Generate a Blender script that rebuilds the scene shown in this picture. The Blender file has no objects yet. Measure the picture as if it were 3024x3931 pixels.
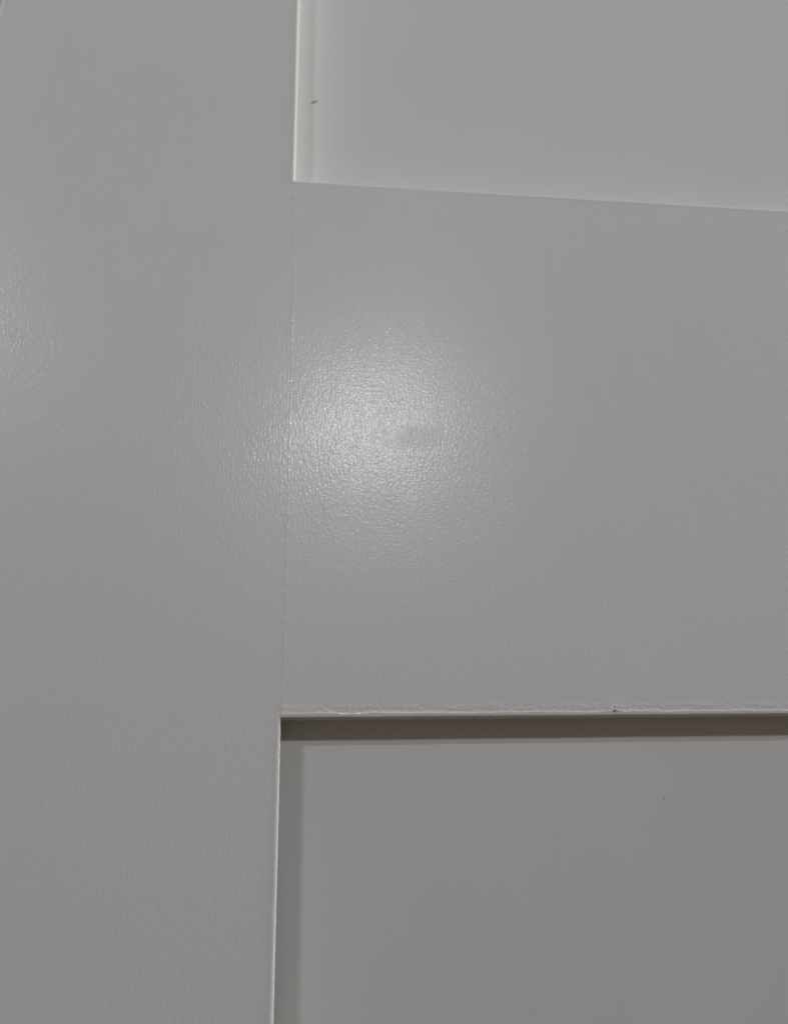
import bpy, math, random
from mathutils import Matrix, Vector, noise

# ---------------------------------------------------------------- camera, world, lamps, exposure
scene = bpy.context.scene
C = scene.collection
MM = 0.001
# door space: a = across (right), b = up, c = out of the door towards the camera, in mm
# world:      X = a, Z = b, Y = -c
def W(a, b, c):
    return Vector((a * MM, -c * MM, b * MM))

cam_data = bpy.data.cameras.new('camera')
cam = bpy.data.objects.new('camera', cam_data)
C.objects.link(cam)
R = Matrix(((0.99397916, -0.01836411, -0.10801935),
            (-0.01866376, 0.94306997, -0.33207033),
            (0.10796798, 0.33208703, 0.93704915)))
T = Matrix(((1, 0, 0), (0, 0, -1), (0, 1, 0)))
cam.matrix_world = Matrix.Translation(W(5.345, -26.389, 262.537)) @ (T @ R).to_4x4()
cam_data.sensor_fit = 'HORIZONTAL'
cam_data.sensor_width = 36.0
cam_data.lens = 3230 / 3024 * 36.0
cam_data.clip_start = 0.01
cam_data.clip_end = 50
cam_data.dof.use_dof = True
cam_data.dof.focus_distance = 0.262
cam_data.dof.aperture_fstop = cam_data.lens / 3.2
scene.camera = cam

world = bpy.data.worlds.new('World')
scene.world = world
world.use_nodes = True
bg = world.node_tree.nodes['Background']
# dim room: pale ceiling above, warm floor below
wn, wl = world.node_tree.nodes, world.node_tree.links
tc = wn.new('ShaderNodeTexCoord')
sep = wn.new('ShaderNodeSeparateXYZ')
wl.new(tc.outputs['Generated'], sep.inputs[0])
mr = wn.new('ShaderNodeMapRange')
mr.inputs['From Min'].default_value = -0.6
mr.inputs['From Max'].default_value = 0.6
wl.new(sep.outputs['Z'], mr.inputs['Value'])
wr = wn.new('ShaderNodeValToRGB')
wr.color_ramp.elements[0].color = (0.156, 0.114, 0.084, 1)
wr.color_ramp.elements[1].color = (0.127, 0.136, 0.141, 1)
wl.new(mr.outputs[0], wr.inputs['Fac'])
wl.new(wr.outputs['Color'], bg.inputs['Color'])
bg.inputs['Strength'].default_value = 0.95

def lamp(name, a, b, c, power, radius, col):
    d = bpy.data.lights.new(name, 'POINT')
    d.energy = power
    d.shadow_soft_size = radius
    d.color = col
    o = bpy.data.objects.new(name, d)
    o.location = W(a, b, c)
    C.objects.link(o)
    return o
lamp('ceiling_lamp', 115, 570, 1010, 11.4, 0.032, (1.0, 0.995, 1.0))
lamp('side_lamp', 1400, 900, 46, 125.0, 0.034, (1.0, 0.955, 0.93))
strip_data = bpy.data.lights.new('strip_lamp', 'AREA')
strip_data.shape = 'RECTANGLE'
strip_data.size, strip_data.size_y = 0.55, 0.07
strip_data.energy = 29.0
strip_data.color = (0.95, 0.97, 1.0)
strip = bpy.data.objects.new('strip_lamp', strip_data)
strip.location = W(-1930, 2040, 2900)
strip.rotation_euler = (math.radians(55), 0, 0)      # long side level, facing the door
C.objects.link(strip)

scene.view_settings.view_transform = 'Standard'
scene.view_settings.look = 'None'
scene.view_settings.exposure = 0.0
scene.view_settings.gamma = 1.0

# ---------------------------------------------------------------- materials
def nodes_of(m):
    m.use_nodes = True
    nt = m.node_tree
    return nt, nt.nodes['Principled BSDF']

def paint(name, streak, peel, joint_grain=None, base=(0.597, 0.607, 0.603), rough=0.345):
    """sprayed and rolled satin paint: fine orange peel plus upright grain telegraphing through"""
    m = bpy.data.materials.new(name)
    nt, p = nodes_of(m)
    N, L = nt.nodes, nt.links
    geo = N.new('ShaderNodeNewGeometry')
    def nz(scale, sx, sy, sz, detail, rough_=0.5):
        mp = N.new('ShaderNodeMapping'); mp.inputs['Scale'].default_value = (sx, sy, sz)
        L.new(geo.outputs['Position'], mp.inputs['Vector'])
        t = N.new('ShaderNodeTexNoise')
        t.inputs['Scale'].default_value = scale
        t.inputs['Detail'].default_value = detail
        t.inputs['Roughness'].default_value = rough_
        L.new(mp.outputs['Vector'], t.inputs['Vector'])
        return t.outputs['Fac']
    def mul(a, b):
        x = N.new('ShaderNodeMath'); x.operation = 'MULTIPLY'
        for i, v in enumerate((a, b)):
            if isinstance(v, (int, float)): x.inputs[i].default_value = v
            else: L.new(v, x.inputs[i])
        return x.outputs[0]
    def add(a, b):
        x = N.new('ShaderNodeMath'); x.operation = 'ADD'
        L.new(a, x.inputs[0]); L.new(b, x.inputs[1])
        return x.outputs[0]
    grain = nz(1300, 1, 1, 0.28, 2.0)         # upright streaks
    orange = nz(1050, 1, 1, 1, 2.0, 0.5)     # orange peel
    wave = nz(45, 1, 1, 0.6, 1.0)            # slow waviness of the film
    patch = nz(22, 1, 1, 0.6, 2.0)           # where the grain shows more or less
    rp = N.new('ShaderNodeMapRange'); L.new(patch, rp.inputs['Value'])
    rp.inputs['From Min'].default_value = 0.35; rp.inputs['From Max'].default_value = 0.65
    rp.inputs['To Min'].default_value = 0.45; rp.inputs['To Max'].default_value = 1.0
    if joint_grain:                          # brushed upright next to the joint, rolled further out
        sp = N.new('ShaderNodeSeparateXYZ'); L.new(geo.outputs['Position'], sp.inputs[0])
        wob = nz(30, 1, 1, 1, 2.0)
        xx = N.new('ShaderNodeMath'); xx.operation = 'MULTIPLY_ADD'
        L.new(wob, xx.inputs[0]); xx.inputs[1].default_value = -0.05; L.new(sp.outputs['X'], xx.inputs[2])
        def ramp_(v0, v1):
            q = N.new('ShaderNodeMapRange'); L.new(xx.outputs[0], q.inputs['Value'])
            q.inputs['From Min'].default_value = -0.022; q.inputs['From Max'].default_value = 0.045
            q.inputs['To Min'].default_value = v0; q.inputs['To Max'].default_value = v1
            return q.outputs[0]
        streak, peel = ramp_(joint_grain[0], streak), ramp_(joint_grain[1], peel)
    h = add(add(mul(mul(grain, streak), rp.outputs[0]), mul(orange, peel)), mul(wave, 0.15))
    bump = N.new('ShaderNodeBump')
    bump.inputs['Distance'].default_value = 0.00007
    bump.inputs['Strength'].default_value = 1.0
    L.new(h, bump.inputs['Height'])
    L.new(bump.outputs['Normal'], p.inputs['Normal'])
    # thin glossy skin of the paint film, which carries the fine grain
    skin = N.new('ShaderNodeBump')
    skin.inputs['Distance'].default_value = 0.00019
    L.new(h, skin.inputs['Height'])
    L.new(skin.outputs['Normal'], p.inputs['Coat Normal'])
    p.inputs['Coat Weight'].default_value = 0.22
    p.inputs['Coat Roughness'].default_value = 0.17
    # faint unevenness of the coat
    t = nz(14, 1, 1, 0.8, 3.0)
    ramp = N.new('ShaderNodeValToRGB')
    ramp.color_ramp.elements[0].position = 0.3
    ramp.color_ramp.elements[0].color = (base[0] * 0.985, base[1] * 0.975, base[2] * 0.97, 1)
    ramp.color_ramp.elements[1].position = 0.7
    ramp.color_ramp.elements[1].color = (base[0], base[1], base[2] * 1.005, 1)
    L.new(t, ramp.inputs['Fac'])
    L.new(ramp.outputs['Color'], p.inputs['Base Color'])
    rr = N.new('ShaderNodeMapRange')
    L.new(nz(160, 1, 1, 0.5, 3.0), rr.inputs['Value'])
    rr.inputs['From Min'].default_value = 0.3; rr.inputs['From Max'].default_value = 0.7
    rr.inputs['To Min'].default_value = rough - 0.03; rr.inputs['To Max'].default_value = rough + 0.03
    L.new(rr.outputs[0], p.inputs['Roughness'])
    p.inputs['Specular IOR Level'].default_value = 0.26
    return m

def dull_spot(m, a, b, ra, rb, turn):
    """a finger smear that has taken the gloss off the paint"""
    nt = m.node_tree; N, L = nt.nodes, nt.links
    p = N['Principled BSDF']
    geo = N.new('ShaderNodeNewGeometry')
    mp = N.new('ShaderNodeMapping'); mp.vector_type = 'TEXTURE'
    mp.inputs['Location'].default_value = W(a, b, 0)
    mp.inputs['Rotation'].default_value = (0, -math.radians(turn), 0)
    mp.inputs['Scale'].default_value = (ra * MM, 1, rb * MM)
    nz = N.new('ShaderNodeTexNoise'); nz.inputs['Scale'].default_value = 260; nz.inputs['Detail'].default_value = 3
    L.new(geo.outputs['Position'], nz.inputs['Vector'])
    L.new(geo.outputs['Position'], mp.inputs['Vector'])
    ln = N.new('ShaderNodeVectorMath'); ln.operation = 'LENGTH'
    L.new(mp.outputs['Vector'], ln.inputs[0])
    ad = N.new('ShaderNodeMath'); ad.operation = 'MULTIPLY_ADD'
    L.new(nz.outputs['Fac'], ad.inputs[0]); ad.inputs[1].default_value = 0.9; L.new(ln.outputs['Value'], ad.inputs[2])
    r = N.new('ShaderNodeMapRange'); r.interpolation_type = 'SMOOTHSTEP'
    L.new(ad.outputs[0], r.inputs['Value'])
    r.inputs['From Min'].default_value = 0.75; r.inputs['From Max'].default_value = 1.75
    for socket, full, dull in (('Specular IOR Level', 0.26, 0.20), ('Coat Weight', 0.22, 0.11)):
        q = N.new('ShaderNodeMapRange'); L.new(r.outputs[0], q.inputs['Value'])
        q.inputs['To Min'].default_value = dull; q.inputs['To Max'].default_value = full
        L.new(q.outputs[0], p.inputs[socket])

M_stile = paint('satin_paint_stile', 0.60, 0.24)
M_rail = paint('satin_paint_rail', 0.42, 0.50, (0.60, 0.24))
dull_spot(M_rail, 43.5, 93.8, 11.0, 5.0, 6)
M_panel = paint('satin_paint_panel', 0.06, 0.12, rough=0.36)

def plain(name, col, rough=0.6):
    m = bpy.data.materials.new(name)
    nt, p = nodes_of(m)
    t = nt.nodes.new('ShaderNodeTexNoise'); t.inputs['Scale'].default_value = 900
    g = nt.nodes.new('ShaderNodeNewGeometry'); nt.links.new(g.outputs['Position'], t.inputs['Vector'])
    r = nt.nodes.new('ShaderNodeValToRGB')
    r.color_ramp.elements[0].color = tuple(c * 0.7 for c in col) + (1,)
    r.color_ramp.elements[1].color = tuple(min(1, c * 1.25) for c in col) + (1,)
    nt.links.new(t.outputs['Fac'], r.inputs['Fac'])
    nt.links.new(r.outputs['Color'], p.inputs['Base Color'])
    p.inputs['Roughness'].default_value = rough
    return m
M_gap = plain('gap_shade', (0.16, 0.13, 0.11), 0.8)  # dark brown carries the shade of the gap beside the door
M_scuff = plain('grey_scuff', (0.17, 0.165, 0.16))
M_speck = plain('dust_speck', (0.40, 0.39, 0.38))
M_flake = plain('bare_flake', (0.72, 0.71, 0.69), 0.25)
M_crack = plain('crack', (0.09, 0.08, 0.075))

# ---------------------------------------------------------------- door boards
DEPTH = 11.0       # how far the panels sit back
RAIL_TOP, RAIL_BOT = 200.0, 0.0
DOOR_L, DOOR_R = -117.9, 647.5
DOOR_W = 530.0
THICK = 40.0

def n1(x, y=0.0, z=0.0):
    return noise.noise(Vector((x, y, z)))

ARRIS = 0.45
def edge_profile(bead):
    """stations (s inward from the edge, fall below the face, weight of the bead)"""
    st = [(0.0, THICK, 0), (0.0, DEPTH + 1, 0), (0.0, DEPTH * 0.5, 0)]
    for k in range(0, 6):
        an = math.radians(90 * k / 5)
        st.append((ARRIS * (1 - math.cos(an)), ARRIS * (1 - math.sin(an)), 0.25 + 0.75 * k / 5 if bead else 0))
    return st

def axis_stations(lo, hi, lo_edge, hi_edge, fine_lo, fine_hi, step, coarse):
    """positions along one axis; each entry = (pos, fall, distance from nearest moulded edge or None)"""
    out = []
    def inner(p0, p1):
        xs = []
        x = p0
        while x < p1 - 1e-6:
            xs.append(x)
            if fine_lo <= x < fine_hi: x += step
            elif x < fine_lo: x = min(x + coarse, fine_lo)
            else: x += coarse
        return xs
    e = {'round': edge_profile(True), 'butt': [(0.0, THICK, 0), (0.0, 0.012, 0), (0.1, 0.004, 0), (0.3, 0.0, 0), (0.5, 0.0, 0), (0.8, 0.0, 0), (1.2, 0.0, 0)]}
    near = [0.6, 0.75, 0.9, 1.05, 1.2, 1.35, 1.5, 1.75, 2.0, 2.3, 2.6, 2.9, 3.2, 3.5, 3.9, 4.4, 5.0, 5.7]
    a = [(lo + s, f) for s, f, w in e[lo_edge]] + ([(lo + s, 0.0) for s in near] if lo_edge == 'round' else [])
    b = [(hi - s, f) for s, f, w in e[hi_edge]] + ([(hi - s, 0.0) for s in near] if hi_edge == 'round' else [])
    mid = [(x, 0.0) for x in inner(a[-1][0] + coarse * 0.3 if coarse < 40 else a[-1][0] + 2, b[-1][0] - 0.5)]
    return a + mid + b[::-1]

def bead_height(s, t, seed, lump):
    """paint bead rolled up along a moulded edge: s = distance in from the edge, t = along it"""
    big = 0.5 + 0.5 * n1(t * 0.035, seed, 3.1)
    amp = 0.055 + 0.04 * big
    c0 = 0.95 + 0.25 * n1(t * 0.12, seed, 9.0)
    h = amp * math.exp(-((s - c0) / 0.42) ** 2)
    # a second, broken row of small runs a little further in
    brk = max(0.0, n1(t * 0.10, seed + 5.0) * 1.2 + 0.25)
    c1 = 3.0 + 0.8 * n1(t * 0.09, seed + 7.0)
    h += lump * 0.13 * brk * math.exp(-((s - c1) / 0.75) ** 2) * (0.4 + 0.9 * abs(n1(t * 0.8, s * 0.9, seed)))
    h += lump * 0.065 * n1(t * 1.0, s * 1.1, seed + 2) * math.exp(-((s - 2.2) / 1.8) ** 2)
    return h

def board(name, parent, mat, a0, a1, b0, b1, ea, eb, fine_a, fine_b, seed, lump, coarse=(30, 30), step=0.7, lift=0.0, joint=None):
    """board with its front face at c = 0; ea / eb: edge kinds on (low, high) sides of each axis"""
    A = axis_stations(a0, a1, ea[0], ea[1], fine_a[0], fine_a[1], step, coarse[0])
    B = axis_stations(b0, b1, eb[0], eb[1], fine_b[0], fine_b[1], step, coarse[1])
    verts, faces = [], []
    for (b, fb) in B:
        for (a, fa) in A:
            c = -max(fa, fb)
            da = db = 0.0
            if c > -1.0:
                if ea[0] == 'round' and a - a0 < 6: c += bead_height(a - a0, b, seed, lump)
                if ea[1] == 'round' and a1 - a < 6: c += bead_height(a1 - a, b, seed + 11, lump)
                if eb[0] == 'round' and b - b0 < 6: c += bead_height(b - b0, a, seed + 23, lump)
                if eb[1] == 'round' and b1 - b < 6: c += bead_height(b1 - b, a, seed + 37, lump * 0.25) * 0.5
                c += lift
                if ea[0] == 'butt' and a - a0 < 1.5 and lump == 1.0:      # beads of filler along the joint
                    c += (0.004 + 0.22 * max(0.0, n1(b * 0.85, seed) - 0.10 + 0.12 * n1(b * 0.04, seed))) * math.exp(-((a - a0 - 0.35) / 0.35) ** 2)
                if ea[1] == 'round' and joint and joint[0] < b < joint[1] and a1 - a < 6:   # the rail butts here
                    c = -0.012 * min(1.0, max(fa, fb) / ARRIS)
                # hand-cut edges are never dead straight
                if eb[0] == 'round' and b - b0 < 1: db = 0.10 * n1(a * 0.05, seed) + 0.06 * n1(a * 0.5, seed + 1)
                if eb[1] == 'round' and b1 - b < 1: db = 0.10 * n1(a * 0.04, seed + 2) + 0.07 * n1(a * 0.25, seed + 3)
                if ea[1] == 'round' and a1 - a < 1 and not (joint and joint[0] <= b <= joint[1]): da = 0.07 * n1(b * 0.04, seed + 4) + 0.05 * n1(b * 0.4, seed + 5)
            verts.append(W(a + da, b + db, c))
    nA = len(A)
    for j in range(len(B) - 1):
        for i in range(nA - 1):
            k = j * nA + i
            faces.append((k, k + 1, k + nA + 1, k + nA))
    me = bpy.data.meshes.new(name)
    me.from_pydata([tuple(v) for v in verts], [], faces)
    me.update()
    me.shade_smooth()
    me.set_sharp_from_angle(angle=math.radians(50))
    me.materials.append(mat)
    o = bpy.data.objects.new(name, me)
    C.objects.link(o)
    o.parent = parent
    return o

door = bpy.data.objects.new('panelled_door', None)
door.empty_display_size = 0.1
C.objects.link(door)
door['label'] = 'white satin-painted wooden door with flat recessed panels, seen close up at its lock rail'
door['category'] = 'door'
door['kind'] = 'thing'

FA = (0.0, 240.0)
FB = (-110.0, 345.0)
stile = board('stile', door, M_stile, DOOR_L, 0.0, -900, 1050, ('round', 'round'), ('butt', 'butt'),
              (9999, 9999), FB, 1.0, 0.5, coarse=(9, 30), step=0.7, joint=(RAIL_BOT, RAIL_TOP))
board('stile', door, M_stile, DOOR_W + 0.05, DOOR_R, -900, 1050, ('round', 'round'), ('butt', 'butt'),
      (9999, 9999), (9999, 9999), 51.0, 0.5, coarse=(20, 30))
rail = board('rail', door, M_rail, 0, DOOR_W, RAIL_BOT, RAIL_TOP, ('butt', 'butt'), ('round', 'round'),
             FA, (0.0, 200.0), 4.0, 1.0, coarse=(30, 9), step=0.6, lift=0.006)
board('rail', door, M_rail, 0, DOOR_W, 930, 1050, ('butt', 'butt'), ('round', 'round'),
      (9999, 9999), (9999, 9999), 61.0, 1.0, coarse=(30, 9))
board('rail', door, M_rail, 0, DOOR_W, -900, -700, ('butt', 'butt'), ('round', 'round'),
      (9999, 9999), (9999, 9999), 71.0, 1.0, coarse=(30, 9))

def panel(b0, b1, seed):
    """flat panel let into the frame, very slightly out of true"""
    verts, faces = [], []
    nx, nz = 40, 50
    for j in range(nz + 1):
        for i in range(nx + 1):
            a = -8 + (DOOR_W + 16) * i / nx; b = b0 - 8 + (b1 - b0 + 16) * j / nz
            verts.append(tuple(W(a, b, -DEPTH + 0.12 * n1(a * 0.012, b * 0.012, seed))))
    n = len(verts)
    verts += [(v[0], v[1] + 0.016, v[2]) for v in verts]
    w = nx + 1
    for j in range(nz):
        for i in range(nx):
            k = j * w + i
            faces.append((k, k + 1, k + w + 1, k + w))
            faces.append((n + k, n + k + w, n + k + w + 1, n + k + 1))
    me = bpy.data.meshes.new('panel')
    me.from_pydata(verts, [], faces); me.update(); me.shade_smooth()
    me.materials.append(M_panel)
    o = bpy.data.objects.new('panel', me)
    C.objects.link(o); o.parent = door
    return o
upper = panel(RAIL_TOP, 930, 2.0)
lower = panel(-700, RAIL_BOT, 8.0)

# ---------------------------------------------------------------- marks
def fleck(name, parent, mat, pts, c, thick, label=None):
    """a little irregular lump: outline pts (a, b) in mm, domed"""
    n = len(pts)
    ca = sum(p[0] for p in pts) / n; cb = sum(p[1] for p in pts) / n
    verts = [W(a, b, c) for a, b in pts]
    verts += [W(ca + (a - ca) * 0.6, cb + (b - cb) * 0.6, c + thick) for a, b in pts]
    verts.append(W(ca, cb, c + thick * 1.15))
    faces = []
    for i in range(n):
        j = (i + 1) % n
        faces.append((i, j, n + j, n + i)); faces.append((n + i, n + j, 2 * n))
    me = bpy.data.meshes.new(name)
    me.from_pydata([tuple(v) for v in verts], [], faces); me.update(); me.shade_smooth()
    me.materials.append(mat)
    o = bpy.data.objects.new(name, me); C.objects.link(o); o.parent = parent
    if label: o['label'] = label
    return o
def streak_pts(a0, b0, a1, b1, w, seed, n=7):
    pts = []
    d = Vector((a1 - a0, b1 - b0)); q = Vector((-d.y, d.x)).normalized()
    for side in (1, -1):
        rng = range(n + 1) if side == 1 else range(n, -1, -1)
        for k in rng:
            t = k / n
            ww = w * (0.08 + math.sin(math.pi * min(1, t * 0.85 + 0.12)) ** 0.8) * (1 + 0.3 * n1(t * 4, seed, side))
            p = Vector((a0, b0)) + d * t + q * side * ww / 2
            pts.append((p.x, p.y))
    return pts

fleck('scuff_mark', upper, M_scuff, streak_pts(5.8, 249.4, 8.4, 250.6, 0.85, 1.0), -DEPTH + 0.08, 0.03,
      'short grey scuff near the stile')
fleck('paint_nib', lower, M_speck, streak_pts(122.05, -25.7, 121.7, -24.2, 0.38, 3.0), -DEPTH + 0.06, 0.03)
fleck('paint_nib', lower, M_speck, streak_pts(60.3, -24.1, 60.8, -23.9, 0.30, 4.0), -DEPTH + 0.06, 0.03)
# chipped spot on the rail's lower edge
random.seed(5)
CX, CY = 104.8, 1.3
fleck('paint_chip', rail, M_crack, streak_pts(CX - 0.9, CY + 0.05, CX + 1.0, CY - 0.35, 0.60, 6.0), 0.16, 0.04,
      'dark crack in the paint on the lower edge')
for (x0, y0, x1, y1, w) in ((-2.0, 1.1, -0.5, 0.55, .32), (-0.4, -0.35, 0.9, -0.55, .30), (0.7, 0.45, 1.9, 0.0, .30),
                            (0.3, 1.75, 1.1, 0.9, .22), (-1.9, 0.2, -1.0, -0.1, .3), (1.9, 0.1, 2.6, 0.25, .25),
                            (-0.9, 1.9, -0.4, 1.4, .2), (1.5, 1.5, 2.1, 1.3, .2)):
    fleck('paint_flake', rail, M_flake, streak_pts(CX + x0, CY + y0, CX + x1, CY + y1, w * 1.25, x0 * 3), 0.10, 0.17)

# ---------------------------------------------------------------- dark slab standing in for the gap past the door's edge
me = bpy.data.meshes.new('gap_wall')
v = [tuple(W(a, b, c)) for c in (-55, -155) for b in (-1400, 1600) for a in (-1800, 1800)]
me.from_pydata(v, [], [(0, 1, 3, 2), (4, 6, 7, 5), (0, 4, 5, 1), (2, 3, 7, 6), (0, 2, 6, 4), (1, 5, 7, 3)])
me.materials.append(M_gap)
gap_wall = bpy.data.objects.new('gap_wall', me); C.objects.link(gap_wall); gap_wall['kind'] = 'structure'
